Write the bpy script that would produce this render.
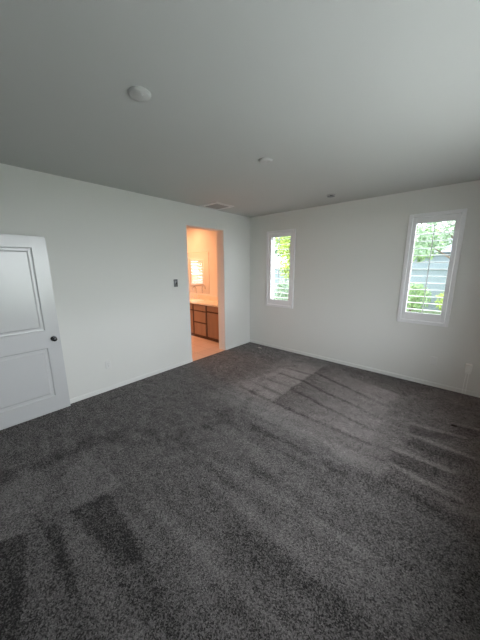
import bpy, bmesh, math, random
import numpy as np
from mathutils import Vector, Matrix
for o in list(bpy.data.objects): bpy.data.objects.remove(o)
sc = bpy.context.scene
C = sc.collection
H = 2.74          # ceiling height
XR = 4.15         # right wall
YB = -5.70        # back wall
WA = 0.20         # thickness of the left wall
rnd = random.Random(7)

# ---------------------------------------------------------------- camera
F, YAW, PITCH, ROLL = 256.01, -0.724370, -0.205834, -0.004225
cam = bpy.data.cameras.new('camera'); camo = bpy.data.objects.new('camera', cam); C.objects.link(camo)
fv = Vector((math.sin(YAW)*math.cos(PITCH), math.cos(YAW)*math.cos(PITCH), math.sin(PITCH)))
rv = Vector((math.cos(YAW), -math.sin(YAW), 0)); uv = rv.cross(fv)
c_, s_ = math.cos(ROLL), math.sin(ROLL)
rr, uu = c_*rv + s_*uv, -s_*rv + c_*uv
m = Matrix((rr, uu, -fv)).transposed().to_4x4(); m.translation = Vector((3.64439, -4.46101, 1.72324))
camo.matrix_world = m
cam.sensor_fit = 'VERTICAL'; cam.sensor_height = 36; cam.lens = F/640*36
cam.clip_start = 0.05; cam.clip_end = 300
sc.camera = camo

# ---------------------------------------------------------------- world, daylight, exposure
sc.view_settings.view_transform = 'Standard'; sc.view_settings.look = 'None'
sc.view_settings.gamma = 1; sc.view_settings.use_curve_mapping = False
sc.view_settings.exposure = 1.42
SUNROT = 90
w = bpy.data.worlds.new('sky'); sc.world = w; w.use_nodes = True
wn = w.node_tree; wn.nodes.clear()
sky = wn.nodes.new('ShaderNodeTexSky'); sky.sky_type = 'NISHITA'; sky.sun_disc = False
sky.sun_elevation = math.radians(55); sky.sun_rotation = math.radians(SUNROT); sky.dust_density = 4.0; sky.air_density = 1.0
hs = wn.nodes.new('ShaderNodeHueSaturation'); hs.inputs['Saturation'].default_value = 0.40
bg = wn.nodes.new('ShaderNodeBackground'); bg.inputs['Strength'].default_value = 1.2
wo = wn.nodes.new('ShaderNodeOutputWorld')
mxs = wn.nodes.new('ShaderNodeMix'); mxs.data_type = 'RGBA'; mxs.inputs['Factor'].default_value = .97   # thin even cloud over the clear sky
mxs.inputs['B'].default_value = (2.86, 3.05, 3.14, 1)
wn.links.new(sky.outputs[0], hs.inputs['Color']); wn.links.new(hs.outputs[0], mxs.inputs['A']); wn.links.new(mxs.outputs['Result'], bg.inputs[0]); wn.links.new(bg.outputs[0], wo.inputs[0])
def portal(name, loc, size, direction):
    l = bpy.data.lights.new(name, 'AREA'); l.shape = 'RECTANGLE'; l.size, l.size_y = size
    l.cycles.is_portal = True
    o = bpy.data.objects.new(name, l); C.objects.link(o); o.location = loc
    o.rotation_euler = Vector(direction).to_track_quat('-Z', 'Z').to_euler(); return o
RW = (-4.10, -1.55, 0.72, 2.40)   # right-hand window: y0, y1, z0, z1
portal('daylight_portal', (XR+.32, (RW[0]+RW[1])/2, (RW[2]+RW[3])/2), (RW[1]-RW[0], RW[3]-RW[2]), (-1, 0, 0))

# ---------------------------------------------------------------- materials
def mat(name, col, rough=.6, metal=0, spec=.5, bump=None, noise=None, emit=None):
    M = bpy.data.materials.new(name); M.use_nodes = True
    nt = M.node_tree; b = nt.nodes['Principled BSDF']
    b.inputs['Base Color'].default_value = (*col, 1); b.inputs['Roughness'].default_value = rough
    b.inputs['Metallic'].default_value = metal; b.inputs['Specular IOR Level'].default_value = spec
    if noise or bump:
        tc = nt.nodes.new('ShaderNodeTexCoord')
    if noise:   # (scale, amount, stretch)
        mp = nt.nodes.new('ShaderNodeMapping'); mp.inputs['Scale'].default_value = noise[2]
        n = nt.nodes.new('ShaderNodeTexNoise'); n.inputs['Scale'].default_value = noise[0]; n.inputs['Detail'].default_value = 5
        r = nt.nodes.new('ShaderNodeMix'); r.data_type = 'RGBA'
        k = noise[1]
        r.inputs['A'].default_value = (*[max(0, x*(1-k)) for x in col], 1); r.inputs['B'].default_value = (*[min(1, x*(1+k)) for x in col], 1)
        nt.links.new(tc.outputs['Object'], mp.inputs['Vector']); nt.links.new(mp.outputs[0], n.inputs['Vector'])
        nt.links.new(n.outputs['Fac'], r.inputs['Factor']); nt.links.new(r.outputs['Result'], b.inputs['Base Color'])
    if bump:    # (scale, strength, distance)
        n2 = nt.nodes.new('ShaderNodeTexNoise'); n2.inputs['Scale'].default_value = bump[0]; n2.inputs['Detail'].default_value = 3
        bp = nt.nodes.new('ShaderNodeBump'); bp.inputs['Strength'].default_value = bump[1]; bp.inputs['Distance'].default_value = bump[2]
        nt.links.new(tc.outputs['Object'], n2.inputs['Vector']); nt.links.new(n2.outputs['Fac'], bp.inputs['Height']); nt.links.new(bp.outputs[0], b.inputs['Normal'])
    if emit:
        b.inputs['Emission Color'].default_value = (*emit[0], 1); b.inputs['Emission Strength'].default_value = emit[1]
    return M
one = (1, 1, 1)
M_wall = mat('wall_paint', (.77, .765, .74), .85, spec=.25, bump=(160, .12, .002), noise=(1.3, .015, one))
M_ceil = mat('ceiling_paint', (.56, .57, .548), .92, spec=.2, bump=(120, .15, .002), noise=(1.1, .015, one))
M_trim = mat('trim_white', (.78, .78, .77), .42, noise=(3, .02, one))
M_base = mat('baseboard_paint', (.79, .79, .77), .5, noise=(3, .02, one))
M_door = mat('door_white_semigloss', (.63, .63, .64), .24, spec=.9, bump=(60, .03, .001))
M_shut = mat('shutter_white', (.88, .87, .89), .40, noise=(5, .02, one))
M_plastic = mat('white_plastic', (.76, .755, .74), .4, noise=(20, .02, one))
M_plate = mat('grey_switch_plate', (.17, .18, .19), .38, metal=.4, noise=(30, .08, one))
M_black = mat('dark_recess', (.02, .02, .02), .6, noise=(30, .1, one))
M_chrome = mat('polished_chrome', (.75, .75, .76), .12, metal=1, noise=(10, .03, one))
M_det = mat('detector_plastic', (.52, .525, .51), .6, noise=(20, .02, one))
M_knob = mat('dark_polished_nickel', (.07, .07, .075), .13, metal=1, noise=(10, .03, one))
M_wood = mat('stained_maple', (.31, .19, .125), .45, noise=(9, .22, (1, 1, .12)))
M_wood_dark = mat('dark_brown_frame', (.085, .036, .017), .5, noise=(9, .25, (1, 1, .12)))  # darker brown than the drawer fronts, shows in the gaps between them
M_counter = mat('cream_cultured_marble', (.80, .74, .64), .25, noise=(6, .05, one))
M_porc = mat('white_porcelain', (.85, .84, .82), .12, noise=(6, .01, one))
M_mirror = mat('mirror_silver', (.90, .90, .89), .02, metal=1, noise=(2, .005, one))
M_vent = mat('vent_white_enamel', (.74, .74, .73), .45, noise=(12, .02, one))
M_grille = mat('grille_shade_grey', (.40, .40, .40), .5, noise=(12, .04, one))  # vent grille's shade put into its grey; plain grey on the sprinkler
M_lint = mat('dark_lint', (.018, .012, .010), .95, noise=(60, .3, one))
M_scrap = mat('pale_paper', (.55, .50, .44), .8, noise=(30, .05, one))
M_conc = mat('patio_concrete', (.22, .25, .26), .9, noise=(2, .15, one), bump=(40, .2, .004))
M_conc_pale = mat('bounce_concrete', (.54, .54, .53), .9, noise=(2, .12, one), bump=(40, .2, .004))
M_road = mat('street_asphalt', (.24, .26, .29), .9, noise=(3, .2, one))
M_stucco = mat('pale_blue_grey_stucco', (.15, .185, .20), .9, noise=(4, .06, one), bump=(40, .2, .01))
M_roof = mat('slate_roof', (.20, .22, .25), .8, noise=(6, .3, (1, 8, 1)))
M_bark = mat('bark', (.12, .085, .06), .9, noise=(8, .4, (1, 1, .2)), bump=(20, .5, .02))
M_grass = mat('lawn_grass', (.075, .12, .04), .9, noise=(5, .5, one), bump=(60, .8, .03))
M_leaf_l = mat('lime_leaf', (.32, .42, .07), .6, noise=(1.5, .35, one))
M_leaf_g = mat('green_leaf', (.19, .30, .11), .6, noise=(1.5, .4, one))
M_leaf_b = mat('bluish_leaf', (.24, .34, .22), .6, noise=(1.5, .35, one))
M_lamp = mat('warm_lamp_lens', (.9, .8, .6), .5, emit=((1, .55, .25), 3.0), noise=(5, .01, one))

def tile_mat():
    M = mat('beige_floor_tile', (.62, .53, .43), .35); nt = M.node_tree; b = nt.nodes['Principled BSDF']
    tc = nt.nodes.new('ShaderNodeTexCoord'); br = nt.nodes.new('ShaderNodeTexBrick')
    br.offset = 0; br.inputs['Scale'].default_value = 1
    br.inputs['Brick Width'].default_value = .33; br.inputs['Row Height'].default_value = .33; br.inputs['Mortar Size'].default_value = .004
    br.inputs['Color1'].default_value = (.68, .53, .44, 1); br.inputs['Color2'].default_value = (.64, .49, .40, 1); br.inputs['Mortar'].default_value = (.40, .33, .26, 1)
    nt.links.new(tc.outputs['Object'], br.inputs['Vector']); nt.links.new(br.outputs['Color'], b.inputs['Base Color'])
    return M
M_tile = tile_mat()

def glass_mat():
    M = bpy.data.materials.new('window_glass'); M.use_nodes = True; nt = M.node_tree; nt.nodes.clear()
    t = nt.nodes.new('ShaderNodeBsdfTransparent'); t.inputs[0].default_value = (.955, .96, .96, 1)
    g = nt.nodes.new('ShaderNodeBsdfGlossy'); g.inputs['Roughness'].default_value = .02
    lw = nt.nodes.new('ShaderNodeLayerWeight'); lw.inputs['Blend'].default_value = .5
    pw = nt.nodes.new('ShaderNodeMath'); pw.operation = 'POWER'; pw.inputs[1].default_value = 5
    f = nt.nodes.new('ShaderNodeMath'); f.operation = 'MULTIPLY_ADD'; f.inputs[1].default_value = .7; f.inputs[2].default_value = .03
    nt.links.new(lw.outputs['Facing'], pw.inputs[0]); nt.links.new(pw.outputs[0], f.inputs[0])
    mx = nt.nodes.new('ShaderNodeMixShader'); o = nt.nodes.new('ShaderNodeOutputMaterial')
    nt.links.new(f.outputs[0], mx.inputs[0]); nt.links.new(t.outputs[0], mx.inputs[1]); nt.links.new(g.outputs[0], mx.inputs[2]); nt.links.new(mx.outputs[0], o.inputs[0])
    return M
M_glass = glass_mat()

def carpet_mat():
    M = mat('grey_brown_plush_carpet', (.1, .09, .085), 1.0, spec=.1); nt = M.node_tree; b = nt.nodes['Principled BSDF']
    L = nt.links.new; N = nt.nodes.new
    tc = N('ShaderNodeTexCoord'); at = N('ShaderNodeAttribute'); at.attribute_name = 'nap'
    # yarn speckle
    n1 = N('ShaderNodeTexNoise'); n1.inputs['Scale'].default_value = 190; n1.inputs['Detail'].default_value = 4; n1.inputs['Roughness'].default_value = .75
    # brushed streaks along the vacuum direction, and soft blotches of turned pile
    mp = N('ShaderNodeMapping'); mp.inputs['Scale'].default_value = (1.0, 4.5, 1)
    n2 = N('ShaderNodeTexNoise'); n2.inputs['Scale'].default_value = 2.6; n2.inputs['Detail'].default_value = 6; n2.inputs['Roughness'].default_value = .65
    n3 = N('ShaderNodeTexNoise'); n3.inputs['Scale'].default_value = 9; n3.inputs['Detail'].default_value = 4
    L(tc.outputs['Object'], n1.inputs['Vector']); L(tc.outputs['Object'], mp.inputs['Vector']); L(mp.outputs[0], n2.inputs['Vector']); L(tc.outputs['Object'], n3.inputs['Vector'])
    def mth(op, a, bb):
        q = N('ShaderNodeMath'); q.operation = op
        for i, v in enumerate((a, bb)):
            if isinstance(v, (int, float)): q.inputs[i].default_value = v
            else: L(v, q.inputs[i])
        return q.outputs[0]
    vo = N('ShaderNodeTexVoronoi'); vo.inputs['Scale'].default_value = 165; L(tc.outputs['Object'], vo.inputs['Vector'])
    sp = N('ShaderNodeSeparateColor'); L(vo.outputs['Color'], sp.inputs[0])
    s0 = mth('MULTIPLY', mth('SUBTRACT', sp.outputs[0], .5), 4.6)
    s1 = mth('MULTIPLY', mth('SUBTRACT', n1.outputs['Fac'], .5), 7.0)
    s2 = mth('MULTIPLY', mth('SUBTRACT', n2.outputs['Fac'], .5), 2.6)
    s3 = mth('MULTIPLY', mth('SUBTRACT', n3.outputs['Fac'], .5), 2.2)
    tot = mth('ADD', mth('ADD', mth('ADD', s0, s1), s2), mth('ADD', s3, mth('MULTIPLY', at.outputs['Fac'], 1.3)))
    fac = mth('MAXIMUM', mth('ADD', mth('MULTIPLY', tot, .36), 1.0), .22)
    mul = N('ShaderNodeVectorMath'); mul.operation = 'SCALE'; mul.inputs[0].default_value = CARPET
    L(fac, mul.inputs['Scale']); L(mul.outputs[0], b.inputs['Base Color'])
    bp = N('ShaderNodeBump'); bp.inputs['Strength'].default_value = .7; bp.inputs['Distance'].default_value = .012
    L(n1.outputs['Fac'], bp.inputs['Height']); L(bp.outputs[0], b.inputs['Normal'])
    L(mth('MULTIPLY', fac, .45), b.inputs['Sheen Weight']); b.inputs['Sheen Tint'].default_value = (.92, .86, .85, 1); b.inputs['Sheen Roughness'].default_value = .45
    return M
CARPET = (.060, .0555, .0555)
M_carpet = carpet_mat()

# ---------------------------------------------------------------- helpers
def box(bm, x0, x1, y0, y1, z0, z1):
    v = [bm.verts.new((x, y, z)) for x in (x0, x1) for y in (y0, y1) for z in (z0, z1)]
    for f in ((0,1,3,2), (4,6,7,5), (0,4,5,1), (2,3,7,6), (0,2,6,4), (1,5,7,3)): bm.faces.new([v[i] for i in f])
def lathe(bm, prof, n=24, axis='Z', at=(0,0,0), sx=1, sy=1):
    rings = []
    P = {'Z': lambda a, b, h: (a, b, h), 'X': lambda a, b, h: (h, a, b), 'Y': lambda a, b, h: (b, h, a)}[axis]
    for r, h in prof:
        rings.append([bm.verts.new(Vector(P(sx*r*math.cos(2*math.pi*i/n), sy*r*math.sin(2*math.pi*i/n), h)) + Vector(at)) for i in range(n)])
    for a, b in zip(rings, rings[1:]):
        for i in range(n): bm.faces.new((a[i], a[(i+1)%n], b[(i+1)%n], b[i]))
    bm.faces.new(list(reversed(rings[0]))); bm.faces.new(rings[-1])
def tube(bm, pts, r, n=10):
    pts = [Vector(p) for p in pts]; rings = []
    for i, p in enumerate(pts):
        d = (pts[min(i+1, len(pts)-1)] - pts[max(i-1, 0)]).normalized()
        a = d.cross(Vector((0, 0, 1)) if abs(d.z) < .9 else Vector((1, 0, 0))).normalized(); b = d.cross(a)
        rad = r[i] if isinstance(r, (list, tuple)) else r
        rings.append([bm.verts.new(p + rad*(math.cos(2*math.pi*k/n)*a + math.sin(2*math.pi*k/n)*b)) for k in range(n)])
    for a, b in zip(rings, rings[1:]):
        for i in range(n): bm.faces.new((a[i], a[(i+1)%n], b[(i+1)%n], b[i]))
    bm.faces.new(list(reversed(rings[0]))); bm.faces.new(rings[-1])
def obj(name, bm, M, parent=None, bevel=0, smooth=False, loc=None, seg=2):
    bmesh.ops.recalc_face_normals(bm, faces=bm.faces[:])
    me = bpy.data.meshes.new(name); bm.to_mesh(me); bm.free()
    me.materials.append(M)
    if smooth:
        for p in me.polygons: p.use_smooth = True
    o = bpy.data.objects.new(name, me); C.objects.link(o)
    if parent: o.parent = parent
    if loc: o.location = loc
    if bevel:
        b = o.modifiers.new('bevel', 'BEVEL'); b.width = bevel; b.segments = seg; b.limit_method = 'ANGLE'; b.angle_limit = math.radians(40)
    if smooth:
        try: me.set_sharp_from_angle(angle=math.radians(40))
        except Exception: pass
    return o
def bx(*a):
    bm = bmesh.new(); box(bm, *a); return bm
def boxes(*L):
    bm = bmesh.new()
    for a in L: box(bm, *a)
    return bm
def tag(o, label, cat, group=None):
    o['label'] = label; o['category'] = cat
    if group: o['group'] = group
    return o
def thing(name, label, cat, loc, group=None):
    o = bpy.data.objects.new(name, None); C.objects.link(o); o.location = loc; o.empty_display_size = .1
    return tag(o, label, cat, group)
def struct(name, bm, M, **k):
    o = obj(name, bm, M, **k); o['kind'] = 'structure'; return o
def sroot(name, loc):
    o = bpy.data.objects.new(name, None); C.objects.link(o); o.location = loc; o['kind'] = 'structure'; o.empty_display_size = .1; return o
def lb(o, label): o['label'] = label; return o
def copy_tree(o, parent=None):
    c = o.copy(); C.objects.link(c)
    if parent: c.parent = parent
    for ch in list(o.children): copy_tree(ch, c)
    return c
def wall_with_holes(axis, a0, a1, z0, z1, t0, t1, holes):
    """solid wall along 'x' or 'y' from a0 to a1, thickness t0..t1, rectangular holes (b0,b1,c0,c1), welded into one mesh"""
    us = sorted({a0, a1, *[h[0] for h in holes], *[h[1] for h in holes]}); zs = sorted({z0, z1, *[h[2] for h in holes], *[h[3] for h in holes]})
    bm = bmesh.new(); cache = {}
    def V(u, t, z):
        k = (round(u, 5), round(t, 5), round(z, 5))
        if k not in cache: cache[k] = bm.verts.new((u, t, z) if axis == 'x' else (t, u, z))
        return cache[k]
    def solid(i, j):
        if i < 0 or j < 0 or i >= len(us)-1 or j >= len(zs)-1: return False
        u, z = (us[i]+us[i+1])/2, (zs[j]+zs[j+1])/2
        return not any(h[0] < u < h[1] and h[2] < z < h[3] for h in holes)
    for i in range(len(us)-1):
        for j in range(len(zs)-1):
            if not solid(i, j): continue
            u0, u1, p, q = us[i], us[i+1], zs[j], zs[j+1]
            bm.faces.new((V(u0,t0,p), V(u1,t0,p), V(u1,t0,q), V(u0,t0,q))); bm.faces.new((V(u0,t1,p), V(u1,t1,p), V(u1,t1,q), V(u0,t1,q)))
            if not solid(i-1, j): bm.faces.new((V(u0,t0,p), V(u0,t1,p), V(u0,t1,q), V(u0,t0,q)))
            if not solid(i+1, j): bm.faces.new((V(u1,t0,p), V(u1,t1,p), V(u1,t1,q), V(u1,t0,q)))
            if not solid(i, j-1): bm.faces.new((V(u0,t0,p), V(u1,t0,p), V(u1,t1,p), V(u0,t1,p)))
            if not solid(i, j+1): bm.faces.new((V(u0,t0,q), V(u1,t0,q), V(u1,t1,q), V(u0,t1,q)))
    return bm

# ---------------------------------------------------------------- the room shell
DW = (-1.677, -0.810, -.02, 2.402)         # doorway to the bathroom
ED = (-5.335, -4.515, -.02, 2.075)         # opening the bedroom door belongs to
W1 = (.453, 1.103, .899, 2.411)            # outer edges of the two shuttered windows
W2 = (2.903, 3.517, .897, 2.424)
hole = lambda q: (q[0]+.045, q[1]-.045, q[2]+.045, q[3]-.045)
struct('wall_left', wall_with_holes('y', YB-.1, .1, -.1, H+.1, -WA, 0, [DW, ED]), M_wall, bevel=.012, seg=3)
struct('wall_far', wall_with_holes('x', 0, XR+.30, -.1, H+.1, 0, .17, [hole(W1), hole(W2)]), M_wall)
struct('wall_right', wall_with_holes('y', YB-.1, .1, -.1, H+.1, XR, XR+.30, [RW]), M_wall)
struct('wall_back', bx(-1.7, XR+.30, YB-.15, YB, -.1, H), M_wall)
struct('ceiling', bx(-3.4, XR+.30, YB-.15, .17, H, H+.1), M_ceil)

# carpet: one mesh whose 'nap' value says which way the vacuum laid the pile, plus some painted light and shade
def carpet():
    st = .02; nx = int(round(XR/st))+1; ny = int(round(-YB/st))+1
    xs = np.linspace(0, XR, nx); ys = np.linspace(YB, 0, ny); X, Y = np.meshgrid(xs, ys, indexing='ij')
    rs = np.random.RandomState(3)
    def smooth_noise(sc_, seed):
        r = np.random.RandomState(seed); g = r.rand(40, 40)
        u = (X/sc_) % 38; v = (-Y/sc_) % 38; i = u.astype(int); j = v.astype(int); fu = u-i; fv_ = v-j
        fu = fu*fu*(3-2*fu); fv_ = fv_*fv_*(3-2*fv_)
        return g[i,j]*(1-fu)*(1-fv_)+g[i+1,j]*fu*(1-fv_)+g[i,j+1]*(1-fu)*fv_+g[i+1,j+1]*fu*fv_
    wob = (smooth_noise(.22, 1)-.5)*.04; Xw = X + wob; Yw = Y + (smooth_noise(.25, 2)-.5)*.03
    sst = lambda e0, e1, v: (lambda t: t*t*(3-2*t))(np.clip((v-e0)/(e1-e0), 0, 1))
    def poly(P, soft=.04):
        P = [Vector(p) for p in P]; ar = sum(a.x*b.y-b.x*a.y for a, b in zip(P, P[1:]+P[:1])); sg = 1 if ar > 0 else -1
        d = np.full(X.shape, 9.)
        for a, b in zip(P, P[1:]+P[:1]):
            e = (b-a); l = e.length
            d = np.minimum(d, sg*(e.x*(Yw-a.y)-e.y*(Xw-a.x))/l)
        return sst(-soft, soft, d)
    def line(P, wd):
        d = np.full(X.shape, 9.)
        for a, b in zip(P, P[1:]):
            a = np.array(a); b = np.array(b); e = b-a
            t = np.clip(((Xw-a[0])*e[0]+(Yw-a[1])*e[1])/(e@e), 0, 1)
            d = np.minimum(d, np.hypot(Xw-a[0]-t*e[0], Yw-a[1]-t*e[1]))
        return 1-sst(wd*.35, wd, d)
    nap = np.zeros(X.shape)
    # far strokes on both sides of the seam at x = 1.93
    nap += .5*poly([(1.45, -.75), (1.93, -.72), (1.92, -1.93), (1.22, -1.9)])
    for a, b in (((1.56,-1.07),(1.94,-1.09)), ((1.5,-1.38),(1.94,-1.40)), ((1.43,-1.62),(1.9,-1.67)), ((1.35,-1.85),(1.89,-1.91)), ((1.5,-.80),(1.94,-.78))):
        nap -= 1.2*line([a, b], .04)
    ys_ = [(-.34,-.62), (-.67,-1.06), (-1.09,-1.40), (-1.45,-1.70), (-1.92,-1.95)]
    for k in range(4):
        a, b = ys_[k], ys_[k+1]
        fade = np.clip((X-1.93)/1.2, 0, 1)
        nap += poly([(1.94, a[0]), (3.15, a[1]), (3.08, b[1]), (1.94, b[0])], .025)*(-1.3 + 2.1*fade)
        nap -= 1.1*line([(1.95, b[0]), (3.10, b[1])], .038)
    nap -= .55*poly([(1.95,-.05), (3.5,-.05), (3.2,-.62), (1.95,-.34)])
    nap += 1.0*poly([(1.3, -.35), (3.1, -.45), (3.1, -2.3), (1.25, -2.3)], .25)  # stronger daylight on the far carpet, painted in as paler pile
    # right-hand strokes: thin pale ridges with darker pile just behind them
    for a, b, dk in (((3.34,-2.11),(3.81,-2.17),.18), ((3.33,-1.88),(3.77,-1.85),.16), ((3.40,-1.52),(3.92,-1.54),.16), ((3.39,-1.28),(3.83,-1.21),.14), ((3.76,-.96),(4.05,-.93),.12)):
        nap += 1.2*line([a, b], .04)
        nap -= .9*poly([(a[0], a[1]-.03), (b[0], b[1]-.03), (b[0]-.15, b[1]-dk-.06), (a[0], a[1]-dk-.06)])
    nap += .35*poly([(3.1,-1.2), (3.38,-1.2), (3.36,-2.1), (3.05,-2.1)])
    # strip along the left wall, pile laid the other way, and its ragged dark edge
    edge = [(1.0,-5.0), (.9,-4.42), (.96,-4.09), (.97,-3.89), (1.05,-3.6), (1.35,-3.35), (1.68,-3.08), (1.74,-2.46), (1.55,-1.88), (1.45,-1.2), (1.50,-.30)]
    nap -= .95*line(edge, .16)*sst(.35, .75, .6*smooth_noise(.13, 9)+.4*smooth_noise(.06, 10))
    nap -= .8*(1-sst(.01, .05, np.minimum(X, -Y)))  # shadow line under the left and far baseboards, painted into the carpet colour
    nap -= .22*sst(.0, .25, (np.interp(Y, [p[1] for p in edge], [p[0] for p in edge]) - X))
    # wedges in front
    nap -= 1.2*poly([(1.60,-4.55), (1.68,-4.38), (2.01,-4.44), (2.3,-4.52), (2.2,-4.62)], .015)
    nap -= 1.2*poly([(1.71,-4.33), (1.75,-4.19), (2.09,-4.235), (2.55,-4.255), (2.52,-4.30), (2.09,-4.295)], .015)
    nap -= 1.25*poly([(1.72,-4.14), (1.77,-3.90), (2.11,-3.91), (2.40,-3.96), (2.32,-4.06)], .02)
    nap -= .7*poly([(2.05,-3.90), (2.40,-3.94), (2.90,-3.99), (2.90,-4.05), (2.25,-4.0)], .02)
    nap += .55*poly([(1.08,-4.44), (.97,-4.18), (1.33,-4.17), (1.69,-4.40), (1.62,-4.52)], .02)
    nap += .55*poly([(1.34,-4.09), (1.20,-3.92), (1.23,-3.80), (1.77,-3.77), (1.76,-3.90), (1.70,-4.13)], .02)
    nap += .45*poly([(1.72,-4.19), (1.75,-4.12), (2.9,-4.10), (2.9,-4.22), (2.1,-4.22)], .02)
    nap += .6*poly([(2.55,-3.66), (2.70,-3.60), (2.88,-3.74), (2.80,-3.84), (2.60,-3.80)], .07)
    # long brushed strokes across the middle
    for k in range(46):
        y = -2.05 - 2.6*rs.rand(); x0 = 1.5+1.7*rs.rand(); ln = .5+.9*rs.rand()
        nap += rs.choice([-.28, .30, .30])*line([(x0, y), (x0+ln, y+.12*(rs.rand()-.35))], .04+.07*rs.rand())
    me = bpy.data.meshes.new('floor'); co = np.stack([X, Y, np.zeros_like(X)], -1).reshape(-1, 3)
    idx = np.arange(nx*ny).reshape(nx, ny)
    q = np.stack([idx[:-1,:-1], idx[1:,:-1], idx[1:,1:], idx[:-1,1:]], -1).reshape(-1, 4)
    me.from_pydata(co.tolist(), [], q.tolist())
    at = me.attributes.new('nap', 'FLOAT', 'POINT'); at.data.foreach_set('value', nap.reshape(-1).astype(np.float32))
    me.materials.append(M_carpet)
    o = bpy.data.objects.new('floor', me); C.objects.link(o); o['kind'] = 'structure'
    return o
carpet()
struct('floor_slab', bx(0, XR, YB, 0, -.12, -.005), M_conc)

# baseboards: flat board with a sloped top
def baseboard(name, pts, n, h=.060, t=.012):
    bm = bmesh.new(); n = Vector((*n, 0)); prof = [(0, 0), (t, 0), (t, h*.86), (t*.45, h), (0, h)]
    rows = [[bm.verts.new(Vector((*p, 0)) + n*a + Vector((0, 0, b))) for a, b in prof] for p in pts]
    for i in range(len(prof)):
        j = (i+1) % len(prof); bm.faces.new((rows[0][i], rows[1][i], rows[1][j], rows[0][j]))
    bm.faces.new(rows[0]); bm.faces.new(rows[1])
    return struct(name, bm, M_base)
baseboard('baseboard_left', [(0, -4.445), (0, DW[0]-.004)], (1, 0))
baseboard('baseboard_left_corner', [(0, DW[1]+.004), (0, 0)], (1, 0))
baseboard('baseboard_far', [(0.013, 0), (XR-.013, 0)], (0, -1))
baseboard('baseboard_right', [(XR, YB+.013), (XR, 0)], (-1, 0))
baseboard('baseboard_back', [(0, YB), (XR, YB)], (0, 1))

# hall behind the bedroom door opening, and the casing the door hangs from
struct('floor_hall', bx(-1.6, 0, YB, -3.4, -.12, -.002), M_carpet)
struct('wall_hall', boxes((-1.7, -1.6, YB, -3.3, -.1, H), (-1.6, -WA, -3.4, -3.3, -.1, H)), M_wall)
struct('trim_1', boxes((0, .018, ED[1], ED[1]+.065, 0, ED[3]+.065), (0, .018, ED[0]-.065, ED[0], 0, ED[3]+.065), (0, .018, ED[0], ED[1], ED[3], ED[3]+.065)), M_trim, bevel=.004)

# ---------------------------------------------------------------- the open bedroom door
def door():
    x0, x1 = .054, .0925; yh, yl = -4.492, -3.676; z0, z1 = .014, 2.052
    r = sroot('door_1', (0, yh, 0))
    bm = bmesh.new()
    a0, a1 = yl-.132, yh+.132
    ys = [yl, a0, a1, yh]; zs = [z0, .205, .808, 1.012, 1.932, z1]
    def face(x, sgn):
        for i in range(3):
            for j in range(5):
                P = [(ys[i], zs[j]), (ys[i+1], zs[j]), (ys[i+1], zs[j+1]), (ys[i], zs[j+1])]
                if i == 1 and j in (1, 3):
                    loops = []
                    for ins, dep in ((0, 0), (.005, .007), (.010, .013), (.016, .014), (.034, .014), (.050, .004)):
                        ya, yb, za, zb = ys[1]-ins, ys[2]+ins, zs[j]+ins, zs[j+1]-ins
                        loops.append([bm.verts.new((x-sgn*dep, y, z)) for y, z in ((ya,za),(yb,za),(yb,zb),(ya,zb))])
                    for A, B in zip(loops, loops[1:]):
                        for k in range(4): bm.faces.new((A[k], A[(k+1)%4], B[(k+1)%4], B[k]))
                    bm.faces.new(loops[-1])
                else: bm.faces.new([bm.verts.new((x, y, z)) for y, z in P])
    face(x1, 1); face(x0, -1)
    for (ya, za), (yb, zb) in (((yl,z0),(yl,z1)), ((yl,z1),(yh,z1)), ((yh,z1),(yh,z0)), ((yh,z0),(yl,z0))):
        bm.faces.new([bm.verts.new(p) for p in ((x0,ya,za),(x1,ya,za),(x1,yb,zb),(x0,yb,zb))])
    bmesh.ops.remove_doubles(bm, verts=bm.verts[:], dist=1e-4)
    leaf = obj('door_leaf', bm, M_door, r, loc=(0, -yh, 0))
    ky, kz = -3.742, .908
    for nm, s, xf in (('door_knob', 1, x1), ('door_knob', -1, x0)):
        bm = bmesh.new(); k = 1 if s > 0 else .62
        prof = [(.0, 0), (.030, 0), (.031, .003), (.027, .008), (.012, .010), (.011, .024*k), (.018, .030*k), (.0255, .040*k), (.0262, .050*k), (.021, .059*k), (.009, .0635*k), (.001, .064*k)]
        lathe(bm, [(max(a, .0008), s*b) for a, b in prof], 28, 'X', (xf, ky, kz))
        lb(obj(nm, bm, M_knob, r, smooth=True, loc=(0, -yh, 0)), 'round dark polished metal knob')
    obj('latch_plate', bx(x0+.008, x1-.008, yl-.001, yl+.0015, kz-.03, kz+.03), M_chrome, r, loc=(0, -yh, 0))
    for hz in (.22, 1.03, 1.84):
        bm = bmesh.new(); lathe(bm, [(.0065, -.045), (.0065, .045)], 12, 'Z', (.047, yh-.004, hz)); box(bm, .018, .054, yh-.006, yh-.003, hz-.045, hz+.045)
        obj('hinge', bm, M_chrome, r, loc=(0, -yh, 0))
door()

# ---------------------------------------------------------------- windows and their shutters
def window(name, q):
    x0, x1, z0, z1 = hole(q); r = sroot(name, ((x0+x1)/2, .10, z0)); off = (-(x0+x1)/2, -.10, -z0)
    obj('window_frame', boxes((x0, x0+.035, .09, .16, z0, z1), (x1-.035, x1, .09, .16, z0, z1), (x0+.035, x1-.035, .09, .16, z0, z0+.035), (x0+.035, x1-.035, .09, .16, z1-.035, z1)), M_trim, r, loc=off, bevel=.003)
    obj('pane', bx(x0+.033, x1-.033, .128, .132, z0+.033, z1-.033), M_glass, r, loc=off)
window('window_1', W1); window('window_2', W2)

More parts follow.
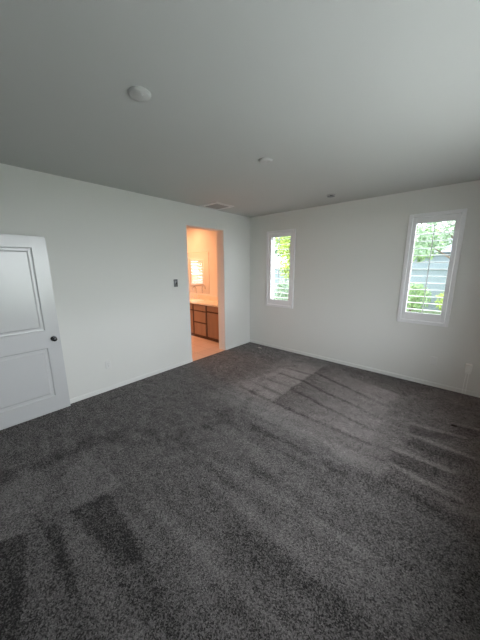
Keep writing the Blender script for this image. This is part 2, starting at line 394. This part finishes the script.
def shutter(label, q, inner, nl, loc=(0,0,0), rot=0, tilt=6):
    """plantation shutter: L-frame on the wall, one hinged panel with louvers and a centre rod; built around x = 0, y = 0, z = 0 at the frame's lower middle"""
    x0, x1, z0, z1 = q; Wd = x1-x0; Ht = z1-z0; hw = Wd/2
    i0, i1, iz0, iz1 = inner[0]-(x0+x1)/2, inner[1]-(x0+x1)/2, inner[2]-z0, inner[3]-z0
    t = thing('window_shutter', label, 'shutter', ((x0+x1)/2, 0, z0), None)
    fw = .046
    obj('shutter_frame', boxes((-hw, -hw+fw, -.028, .03, 0, Ht), (hw-fw, hw, -.028, .03, 0, Ht), (-hw+fw, hw-fw, -.028, .03, 0, fw), (-hw+fw, hw-fw, -.028, .03, Ht-fw, Ht)), M_shut, t, bevel=.006)
    g = .004; a = hw-fw-g
    pan = obj('shutter_panel', boxes((-a, i0, -.016, .014, fw+g, Ht-fw-g), (i1, a, -.016, .014, fw+g, Ht-fw-g), (i0, i1, -.016, .014, fw+g, iz0), (i0, i1, -.016, .014, iz1, Ht-fw-g)), M_shut, t, bevel=.003)
    n = nl; pit = (iz1-iz0)/n
    bm = bmesh.new(); N = 14   # an elliptical blade
    prof = [(.0445*math.cos(2*math.pi*k/N), .0052*math.sin(2*math.pi*k/N)) for k in range(N)]
    A = [bm.verts.new((i0+.003, p, s)) for p, s in prof]; B = [bm.verts.new((i1-.003, p, s)) for p, s in prof]
    for k in range(N): bm.faces.new((A[k], A[(k+1)%N], B[(k+1)%N], B[k]))
    bm.faces.new(A); bm.faces.new(B)
    l0 = obj('louver', bm, M_shut, pan, smooth=True)
    for k in range(n):
        l = l0 if k == 0 else l0.copy()
        if k: C.objects.link(l)
        l.parent = pan; l.location = (0, 0, iz0+pit*(k+.5)); l.rotation_euler = (math.radians(tilt), 0, 0)
    obj('tilt_rod', bx(-.005, .005, -.056, -.046, iz0+pit*.5-.03, iz1-pit*.5+.05), M_shut, pan, bevel=.002)
    for hz in (.22, Ht-.22):
        bm = bmesh.new(); lathe(bm, [(.004, -.03), (.004, .03)], 10, 'Z', (hw-fw-.002, -.030, hz)); obj('hinge', bm, M_shut, t)
    return t
shutter('white louvered shutter nearer the bathroom doorway, lime green leaves behind it', W1, (.562, 1.002, 1.052, 2.289), 13, tilt=0)
shutter('white louvered shutter at the right, pale bluish yard behind it', W2, (2.998, 3.419, 1.056, 2.294), 13, tilt=-2)

# the big side window that lights the room
def side_window():
    y0, y1, z0, z1 = RW; r = sroot('window_3', (XR+.09, (y0+y1)/2, z0)); off = (-XR-.09, -(y0+y1)/2, -z0); a, b = XR+.20, XR+.27; ym = (y0+y1)/2
    obj('window_frame', boxes((a, b, y0, y0+.05, z0, z1), (a, b, y1-.05, y1, z0, z1), (a, b, ym-.03, ym+.03, z0+.05, z1-.05), (a, b, y0+.05, y1-.05, z0, z0+.05), (a, b, y0+.05, y1-.05, z1-.05, z1)), M_trim, r, loc=off, bevel=.003)
    for p, q in ((y0+.048, ym-.028), (ym+.028, y1-.048)): obj('pane', bx(XR+.233, XR+.237, p, q, z0+.048, z1-.048), M_glass, r, loc=off)
    obj('window_sill', bx(XR-.02, XR+.20, y0+.001, y1-.001, z0, z0+.018), M_trim, r, loc=off, bevel=.004)
side_window()

# ---------------------------------------------------------------- bathroom
BX = -3.2
struct('floor_bathroom', bx(BX, 0, -3.3, 0, -.12, -.002), M_tile)   # tile runs through the doorway to the carpet
W4 = (-1.42, -.84, 1.12, 1.98)             # bathroom window, seen in the mirror
struct('wall_bathroom_far', bx(BX-.2, -WA, 0, .17, -.1, H), M_wall)
struct('wall_bathroom_left', wall_with_holes('y', -3.3, 0, -.1, H, BX-.2, BX, [(W4[0]+.045, W4[1]-.045, W4[2]+.045, W4[3]-.045)]), M_wall)
struct('wall_bathroom_back', bx(BX-.2, -1.7, -3.5, -3.3, -.1, H), M_wall)

def vanity():
    x0, x1, yf, yb = -1.94, -.26, -.552, -.004; zt = .842; tk = .075
    t = thing('vanity_cabinet', 'brown wood vanity cabinet on the bathroom floor, seen through the doorway', 'cabinet', ((x0+x1)/2, -.28, 0)); off = (-(x0+x1)/2, .28, 0)
    lb(obj('cabinet_body', boxes((x0, x1, yf+.02, yb, tk, zt)), M_wood_dark, t, loc=off, bevel=.002), 'dark brown face frame and box')
    lb(obj('toe_kick', bx(x0+.005, x1-.005, yf+.035, yb-.02, 0, tk), M_wood_dark, t, loc=off), 'dark toe kick')
    def front(nm, a, b, c, d, knob=None):
        bm = bmesh.new(); F_ = []
        for ins, y in ((0, yf+.021), (0, yf), (.004, yf-.003)) + (((.05, yf-.003), (.056, yf+.004)) if (d-c) > .35 else ()):
            F_.append([bm.verts.new(p) for p in ((a+ins, y, c+ins), (b-ins, y, c+ins), (b-ins, y, d-ins), (a+ins, y, d-ins))])
        for A, B in zip(F_, F_[1:]):
            for k in range(4): bm.faces.new((A[k], A[(k+1)%4], B[(k+1)%4], B[k]))
        bm.faces.new(F_[0]); bm.faces.new(F_[-1])
        obj(nm, bm, M_wood, t, loc=off)
    # left bank, centre drawer stack, right drawer over door
    front('drawer', -1.92, -1.385, .69, .825); front('cabinet_door', -1.92, -1.66, .085, .655); front('cabinet_door', -1.645, -1.385, .085, .655)
    front('drawer', -1.335, -.905, .690, .825); front('drawer', -1.335, -.905, .408, .660); front('drawer', -1.335, -.905, .085, .372)
    front('drawer', -.842, -.30, .708, .828); front('cabinet_door', -.842, -.30, .085, .668)
    # worktop with an oval sink
    c = thing('countertop', 'cream countertop with backsplash lying on the brown vanity', 'countertop', ((x0+x1)/2, -.28, zt)); off = (-(x0+x1)/2, .28, -zt)
    bm = bmesh.new(); N = 48; X0, X1, Y0, Y1 = x0-.015, x1+.02, yf-.028, -.003; cx, cy = -1.55, -.30; za, zb = zt, zt+.034
    outer, inn = [], []
    for k in range(N):
        a = 2*math.pi*k/N; ca, sa = math.cos(a), math.sin(a)
        kx = ((X1-cx) if ca > 0 else (cx-X0))/max(abs(ca), 1e-6); ky = ((Y1-cy) if sa > 0 else (cy-Y0))/max(abs(sa), 1e-6); s = min(kx, ky)
        outer.append((cx+ca*s, cy+sa*s)); inn.append((cx+.235*ca, cy+.165*sa))
    for q in ((X0,Y0), (X1,Y0), (X1,Y1), (X0,Y1)):      # snap the nearest samples onto the true corners
        i = min(range(N), key=lambda i: (outer[i][0]-q[0])**2+(outer[i][1]-q[1])**2); outer[i] = q
    ot = [bm.verts.new((*p, zb)) for p in outer]; ob = [bm.verts.new((*p, za)) for p in outer]; it = [bm.verts.new((*p, zb)) for p in inn]; ib = [bm.verts.new((*p, za)) for p in inn]
    for k in range(N):
        j = (k+1) % N
        bm.faces.new((ot[k], ot[j], it[j], it[k])); bm.faces.new((ob[k], ob[j], ib[j], ib[k])); bm.faces.new((ot[k], ot[j], ob[j], ob[k])); bm.faces.new((it[k], it[j], ib[j], ib[k]))
    obj('counter_slab', bm, M_counter, c, loc=off)
    obj('backsplash', bx(X0, X1, -.023, -.003, zb, zb+.10), M_counter, c, loc=off, bevel=.004)
    bm = bmesh.new(); rings = []
    for r, z in ((1.06, zb+.001), (1.03, zb+.008), (.98, zb+.004), (.93, zb-.012), (.80, zb-.028), (.4, zb-.0325), (.05, zb-.0335)):
        rings.append([bm.verts.new((cx+.235*r*math.cos(2*math.pi*k/N), cy+.165*r*math.sin(2*math.pi*k/N), z)) for k in range(N)])
    for A, B in zip(rings, rings[1:]):
        for k in range(N): bm.faces.new((A[k], A[(k+1)%N], B[(k+1)%N], B[k]))
    bm.faces.new(rings[-1])
    lb(obj('sink_basin', bm, M_porc, c, smooth=True, loc=off), 'white oval sink basin')
    # faucet
    fx, fy, fz = -1.76, -.115, zb
    f = thing('faucet', 'chrome gooseneck faucet standing on the cream countertop before the mirror', 'faucet', (fx, fy, fz))
    bm = bmesh.new(); lathe(bm, [(.027, 0), (.027, .006), (.016, .012), (.014, .05)], 20); obj('base', bm, M_chrome, f, smooth=True)
    bm = bmesh.new(); tube(bm, [(0,0,.04), (0,0,.28)] + [(0, -.055+.055*math.cos(a), .28+.055*math.sin(a)) for a in [math.pi*k/8 for k in range(1, 9)]] + [(0,-.11,.24)], .0105, 12); obj('spout', bm, M_chrome, f, smooth=True)
    for s in (-1, 1):
        bm = bmesh.new(); lathe(bm, [(.02, 0), (.02, .006), (.012, .012), (.012, .04)], 16, 'Z', (s*.1, 0, 0)); tube(bm, [(s*.1,0,.036), (s*.165,-.01,.05)], [.009, .006], 10); obj('handle', bm, M_chrome, f, smooth=True)
    # mirror
    mx0, mx1, mz0, mz1 = -2.30, -1.345, 1.03, 2.09
    mr = thing('wall_mirror', 'frameless bathroom mirror reflecting a louvered window, above the vanity', 'mirror', ((mx0+mx1)/2, 0, mz0)); off = (-(mx0+mx1)/2, 0, -mz0)
    obj('mirror_glass', bx(mx0, mx1, -.009, -.002, mz0, mz1), M_mirror, mr, loc=off, bevel=.002)
vanity()

def bath_window():
    y0, y1, z0, z1 = W4[0]+.045, W4[1]-.045, W4[2]+.045, W4[3]-.045; r = sroot('window_4', (BX-.1, (y0+y1)/2, z0)); off = (-BX+.1, -(y0+y1)/2, -z0); a, b = BX-.18, BX-.11
    obj('window_frame', boxes((a, b, y0, y0+.035, z0, z1), (a, b, y1-.035, y1, z0, z1), (a, b, y0+.035, y1-.035, z0, z0+.035), (a, b, y0+.035, y1-.035, z1-.035, z1)), M_trim, r, loc=off)
    obj('pane', bx(BX-.147, BX-.143, y0+.033, y1-.033, z0+.033, z1-.033), M_glass, r, loc=off)
    t = shutter('white louvered shutter in the bathroom, seen reflected in the mirror', (W4[0], W4[1], W4[2], W4[3]), (W4[0]+.07, W4[1]-.07, W4[2]+.08, W4[3]-.08), 7, tilt=58)
    t.location = (BX, (W4[0]+W4[1])/2, W4[2]); t.rotation_euler = (0, 0, math.pi/2)
bath_window()

def downlight(x, y, label, e):
    t = thing('recessed_downlight', label, 'ceiling light', (x, y, H))
    bm = bmesh.new(); prof = [(.058, -.002), (.092, -.002), (.095, -.006), (.090, -.010), (.060, -.006)]; n = 28; R_ = [[bm.verts.new((r*math.cos(2*math.pi*i/n), r*math.sin(2*math.pi*i/n), z)) for i in range(n)] for r, z in prof]
    for A, B in zip(R_, R_[1:]+R_[:1]):
        for i in range(n): bm.faces.new((A[i], A[(i+1)%n], B[(i+1)%n], B[i]))
    obj('trim_ring', bm, M_plastic, t, smooth=True)
    bm = bmesh.new(); lathe(bm, [(.058, -.001), (.058, -.004), (.03, -.0055)], 28); obj('lens', bm, M_lamp, t)
    l = bpy.data.lights.new('downlight_bulb', 'AREA'); l.shape = 'DISK'; l.size = .11; l.energy = e; l.color = (1, .43, .20)
    lo = bpy.data.objects.new('downlight_bulb', l); C.objects.link(lo); lo.parent = t; lo.location = (0, 0, -.012)
downlight(-1.72, -.42, 'warm recessed ceiling light above the bathroom vanity', 2.2)
downlight(-2.15, -1.25, 'added warm fill light, unseen, in the ceiling near the bathroom window', 22)  # unseen fill lamp, added to brighten the bathroom and its tiles

# ---------------------------------------------------------------- ceiling fixtures
def detector(name, label, cat, x, y, R_, dep):
    t = thing(name, label, cat, (x, y, H), )
    bm = bmesh.new(); lathe(bm, [(R_*1.0, -.0005), (R_*1.0, -.008), (R_*.96, -.010)], 32); obj('base_plate', bm, M_det, t, smooth=True)
    bm = bmesh.new(); lathe(bm, [(R_*.93, -.010), (R_*.93, -dep*.72), (R_*.86, -dep*.92), (R_*.55, -dep), (R_*.01, -dep)], 32); cv = obj('cover', bm, M_det, t, smooth=True)
    bm = bmesh.new(); lathe(bm, [(.008, -dep-.0005), (.008, -dep-.003), (.006, -dep-.004)], 12, 'Z', (R_*.35, 0, 0)); obj('test_button', bm, M_det, cv)
detector('smoke_detector', 'white round smoke detector on the ceiling, the nearer and bigger looking one', 'smoke detector', 2.025, -3.525, .064, .020)
detector('smoke_detector', 'white round ceiling detector midway to the far wall, past the nearer one', 'smoke detector', 2.007, -2.222, .066, .019)
t = thing('fire_sprinkler', 'small fire sprinkler on the ceiling close to the far wall between the windows', 'sprinkler', (1.975, -.56, H))
bm = bmesh.new(); lathe(bm, [(.062, -.0005), (.062, -.003), (.048, -.006)], 28); obj('escutcheon', bm, M_grille, t, smooth=True)
bm = bmesh.new(); lathe(bm, [(.016, -.006), (.014, -.014)], 14); box(bm, -.030, -.024, -.003, .003, -.020, -.006); box(bm, .024, .030, -.003, .003, -.020, -.006); lb(obj('frame_arms', bm, M_knob, t), 'dark metal frame arms')
bm = bmesh.new(); lathe(bm, [(.054, -.020), (.055, -.022), (.02, -.024)], 24); lb(obj('deflector', bm, M_plate, t), 'dark metal deflector disc')

def vent():
    x0, x1, y0, y1 = .045, .465, -1.42, -1.0; cx, cy = (x0+x1)/2, (y0+y1)/2
    t = thing('ceiling_vent', 'square air vent grille on the ceiling above the bathroom doorway', 'vent', (cx, cy, H)); hw = .21; iw = .150
    bm = bmesh.new(); L_ = []
    for r, z in ((hw, -.0005), (hw, -.013), (iw+.012, -.015), (iw, -.013), (iw, -.0005)):
        L_.append([bm.verts.new((a*r, b*r, z)) for a, b in ((-1,-1),(1,-1),(1,1),(-1,1))])
    for A, B in zip(L_, L_[1:]+L_[:1]):
        for k in range(4): bm.faces.new((A[k], A[(k+1)%4], B[(k+1)%4], B[k]))
    obj('frame', bm, M_vent, t)
    bm = bmesh.new(); n = 11
    for k in range(n):
        y = -iw+2*iw*(k+.5)/n
        vs = [bm.verts.new(p) for p in ((-iw, y-.012, -.003), (iw, y-.012, -.003), (iw, y+.004, -.014), (-iw, y+.004, -.014))]
        vt = [bm.verts.new(v.co + Vector((0, .0012, .0012))) for v in vs]
        for i in range(4): bm.faces.new((vs[i], vs[(i+1)%4], vt[(i+1)%4], vt[i]))
        bm.faces.new(vs); bm.faces.new(vt)
    lb(obj('grille', bm, M_grille, t), 'slatted grille with its shade painted in as grey')
    lb(obj('duct_opening', bx(-iw, iw, -iw, iw, -.0020, -.0006), M_black, t), 'dark duct opening')
vent()

# ---------------------------------------------------------------- wall plates
def plate_bm(w_, h_, d=.006):
    bm = bmesh.new(); A = [bm.verts.new((a*w_/2, 0, b*h_/2)) for a, b in ((-1,-1),(1,-1),(1,1),(-1,1))]; B = [bm.verts.new((a*w_/2, -d*.5, b*h_/2)) for a, b in ((-1,-1),(1,-1),(1,1),(-1,1))]; D = [bm.verts.new((a*(w_/2-.004), -d, b*(h_/2-.004))) for a, b in ((-1,-1),(1,-1),(1,1),(-1,1))]
    for P, Q in ((A, B), (B, D)):
        for k in range(4): bm.faces.new((P[k], P[(k+1)%4], Q[(k+1)%4], Q[k]))
    bm.faces.new(A); bm.faces.new(D); return bm
def outlet(label, loc, rz, blank=False):
    t = thing('wall_outlet', label, 'outlet', loc); t.rotation_euler = (0, 0, rz)
    p = obj('cover_plate', plate_bm(.072, .116), M_plastic, t)
    if blank:
        for z in (-.042, .042):
            bm = bmesh.new(); lathe(bm, [(.004, -.006), (.004, -.0075), (.002, -.008)], 10, 'Y', (0, 0, z)); obj('screw', bm, M_plastic, p)
        return t
    obj('receptacle', bx(-.0165, .0165, -.0075, -.0055, -.033, .033), M_plastic, t, bevel=.0015)
    bm = bmesh.new()
    for z in (-.017, .017):
        for x, hh in ((-.0065, .0045), (.0065, .0035)): box(bm, x-.0008, x+.0008, -.0080, -.0070, z-hh+.003, z+hh+.003)
        lathe(bm, [(.002, -.0080), (.002, -.0070)], 8, 'Y', (0, 0, z-.0075))
    obj('slots', bm, M_black, t)
    return t
outlet('white outlet low on the left wall between the open door and the doorway', (0, -3.146, .381), math.pi/2)
outlet('white blank outlet plate low on the far wall, below the right window', (3.42, 0, .385), 0, blank=True)
outlet('white outlet at the far right of the far wall, adapter plugged in', (3.80, 0, .365), 0)
# adapter and its cord channel
t = thing('power_adapter', 'white plug-in adapter with cord at the right end of the far wall', 'adapter', (3.80, -.008, .30))
M_adapt = mat('bright_white_plastic', (.90, .90, .88), .35, noise=(20, .01, one))
obj('adapter_body', bx(-.034, .034, -.062, -.0005, .050, .138), M_adapt, t, bevel=.006)
obj('plug_base', bx(-.028, .028, -.045, -.0005, .008, .040), M_adapt, t, bevel=.004)
bm = bmesh.new(); tube(bm, [(-.012, -.016, .004), (-.013, -.014, -.03), (-.016, -.005, -.10), (-.018, -.004, -.17), (-.018, -.012, -.215), (-.018, -.020, -.27), (-.016, -.024, -.2935)], .0035, 8); obj('cord', bm, M_adapt, t, smooth=True)
bm = bmesh.new(); tube(bm, [(.012, -.016, .004), (.013, -.014, -.03), (.013, -.005, -.10), (.012, -.004, -.17), (.012, -.012, -.215), (.012, -.020, -.27), (.014, -.024, -.2935)], .0035, 8); obj('cord', bm, M_adapt, t, smooth=True)
# grey control beside the doorway
t = thing('light_switch', 'dark grey light switch on the left wall beside the bathroom doorway', 'switch', (0, -1.952, 1.459)); t.rotation_euler = (0, 0, math.pi/2)
lb(obj('cover_plate', plate_bm(.076, .122), M_plate, t), 'dark grey plate')
lb(obj('rocker', bx(-.022, .010, -.0085, -.0055, -.005, .040), mat('grey_rocker', (.36, .37, .38), .4, noise=(20, .03, one)), t, bevel=.0015), 'lighter grey rocker')
obj('button', bx(.004, .024, -.010, -.0055, -.022, .014), M_black, t, bevel=.002)

# ---------------------------------------------------------------- specks on the carpet
bm = bmesh.new(); bmesh.ops.create_icosphere(bm, subdivisions=2, radius=1)
for v in bm.verts: v.co = Vector((v.co.x*.030, v.co.y*.019, max(v.co.z, -.3)*.010+.003)) * (1+.25*(rnd.random()-.5))
tag(obj('lint_scrap', bm, M_lint, smooth=True, loc=(3.735, -1.03, .0015)), 'tiny dark scrap lying on the carpet near the right edge', 'scrap')
bm = bmesh.new()
for k in range(2): pass
vs = [bm.verts.new(p) for p in ((-.05,-.012,.002), (-.01,-.022,.004), (.045,-.012,.002), (.05,.010,.003), (0,.02,.005), (-.045,.014,.002))]
vt = [bm.verts.new(v.co + Vector((0, 0, .003))) for v in vs]
for i in range(6): bm.faces.new((vs[i], vs[(i+1)%6], vt[(i+1)%6], vt[i]))
bm.faces.new(vs); bm.faces.new(vt)
tag(obj('paper_scrap', bm, M_scrap, loc=(.46, -.22, 0)), 'small pale scrap lying on the carpet by the far left corner', 'scrap')

# ---------------------------------------------------------------- outside the windows
struct('ground', bx(-40, 40, -40, 60, -.5, -.2), M_grass)
struct('patio', bx(-4, XR+9, .17, 3.2, -.2, -.12), M_conc)
struct('patio_bounce', bx(XR+.30, XR+9, YB-3, .17, -.2, -.12), M_conc_pale)  # unseen pale paving, added to bounce daylight up to the ceiling
struct('street', bx(-40, 40, 13.5, 20, -.2, -.17), M_road)
struct('roof_slab_shading_eave', bx(-3.6, XR+.75, YB-.4, .3, H+.1001, H+.4), M_roof)  # house roof; unseen eave past the side window added to block high sky
def leaves(bm, centers, n, size, seed):
    r = random.Random(seed)
    for _ in range(n):
        c, rad = r.choice(centers); d = Vector((r.gauss(0,1), r.gauss(0,1), r.gauss(0,1))).normalized()
        p = Vector(c) + Vector((d.x*rad[0], d.y*rad[1], d.z*rad[2]))*(r.random()**.4)
        a = Vector((r.gauss(0,1), r.gauss(0,1), r.gauss(0,1))).normalized(); b = a.cross(Vector((r.gauss(0,1), r.gauss(0,1), r.gauss(0,1)))).normalized()
        s = size*(.6+.8*r.random()); nn = a.cross(b)*s*.15
        v = [bm.verts.new(p + q) for q in (-a*s, b*s*.45+nn, a*s, -b*s*.45+nn)]
        bm.faces.new(v)
def tree(label, x, y, h, blobs, n, size, M, seed, grp=None):
    t = thing('tree', label, 'tree', (x, y, -.2), grp)
    bm = bmesh.new(); tube(bm, [(0,0,0), (.05,.02,h*.35), (-.04,.03,h*.7), (0,0,h)], [.13, .10, .07, .02], 10)
    for k, (c, rad) in enumerate(blobs): tube(bm, [(0, 0, h*.35), (c[0]*.5, c[1]*.5, (h*.35+c[2])/2), c], [.05, .035, .012], 7)
    obj('trunk', bm, M_bark, t, smooth=True)
    bm = bmesh.new(); leaves(bm, blobs, n, size, seed); obj('foliage', bm, M, t)
def shrub(label, x, y, rad, n, size, M, seed):
    t = thing('shrub', label, 'shrub', (x, y, -.2))
    bm = bmesh.new()
    for k in range(5): a = k*1.257; tube(bm, [(0,0,0), (rad[0]*.5*math.cos(a), rad[1]*.5*math.sin(a), rad[2]*1.2)], [.03, .008], 6)
    obj('stems', bm, M_bark, t)
    bm = bmesh.new(); leaves(bm, [((0,0,rad[2]), rad)], n, size, seed); obj('foliage', bm, M, t)
# seen through the window by the doorway
tree('lime leaved tree close outside the window nearer the doorway', -1.15, 3.7, 3.6, [((-.08,0,2.75),(.50,.6,.55)), ((-.02,0,1.95),(.46,.5,.5)), ((.1,-.1,3.4),(.7,.7,.6)), ((.45,.2,2.4),(.5,.6,.8))], 2600, .062, M_leaf_l, 1)
shrub('pale green shrub behind the lime leaved tree outside', -2.05, 4.9, (.85, .45, .72), 1700, .055, M_leaf_b, 2)
tree('large green tree farther out, behind the lime leaved one', -5.2, 11.5, 5.5, [((0,0,4.4),(2.0,1.8,1.6)), ((1,0,3.4),(1.3,1.2,1.0)), ((-1.2,0,3.6),(1.3,1.2,1.1))], 2300, .16, M_leaf_b, 3)
# seen through the right-hand window
tree('green tree with bluish leaves beyond the right window', 3.95, 7.0, 4.4, [((-1.2,0,3.3),(.8,.8,.55)), ((-.4,.1,3.0),(.8,.8,.6)), ((-1.6,.1,2.7),(.7,.6,.45)), ((-.6,0,4.0),(1.1,1.0,.8)), ((.7,0,3.5),(.9,.9,.8))], 1700, .085, M_leaf_b, 4)
shrub('low bright green shrub beyond the right window, at left', 2.0, 8.3, (.62, .5, .62), 1300, .06, M_leaf_g, 5)
shrub('low lime green shrub beyond the right window, at right', 3.4, 8.5, (.68, .5, .52), 1200, .06, M_leaf_l, 6)
shrub('pale green shrub before the garden wall outside', .6, 8.6, (.66, .5, .5), 900, .07, M_leaf_b, 7)
tree('broad dark green tree behind the garden wall, left of the right window', 0.2, 12.5, 5.0, [((0,0,3.9),(1.9,1.5,1.4)), ((1.2,0,3.0),(1.2,1.1,.9)), ((-1.3,0,3.2),(1.2,1.1,1.0))], 2300, .14, M_leaf_g, 11)
tree('broad bluish green tree behind the garden wall, straight beyond the right window', 5.6, 14.5, 5.0, [((0,0,3.6),(2.0,1.5,1.3)), ((1.2,0,2.8),(1.2,1.1,.9)), ((-1.3,0,3.0),(1.2,1.1,1.0))], 2000, .14, M_leaf_b, 12)
struct('trim_garden_wall', boxes((-14, 16, 9.6, 9.8, -.2, 1.55), (-14, 16, 9.56, 9.84, 1.55, 1.62)), M_stucco)
hh = thing('house', 'neighbouring pale house beyond the garden wall', 'house', (4.5, 27, -.2))
obj('house_wall', bx(-6, 6, -4, 4, 0, 3.0), M_stucco, hh)
bm = bmesh.new(); v = [bm.verts.new(p) for p in ((-6.6,-4.6,3), (6.6,-4.6,3), (6.6,4.6,3), (-6.6,4.6,3), (-3.5,0,4.9), (3.5,0,4.9))]
for f in ((0,1,5,4), (1,2,5), (2,3,4,5), (3,0,4), (0,3,2,1)): bm.faces.new([v[i] for i in f])
obj('roof', bm, M_roof, hh)
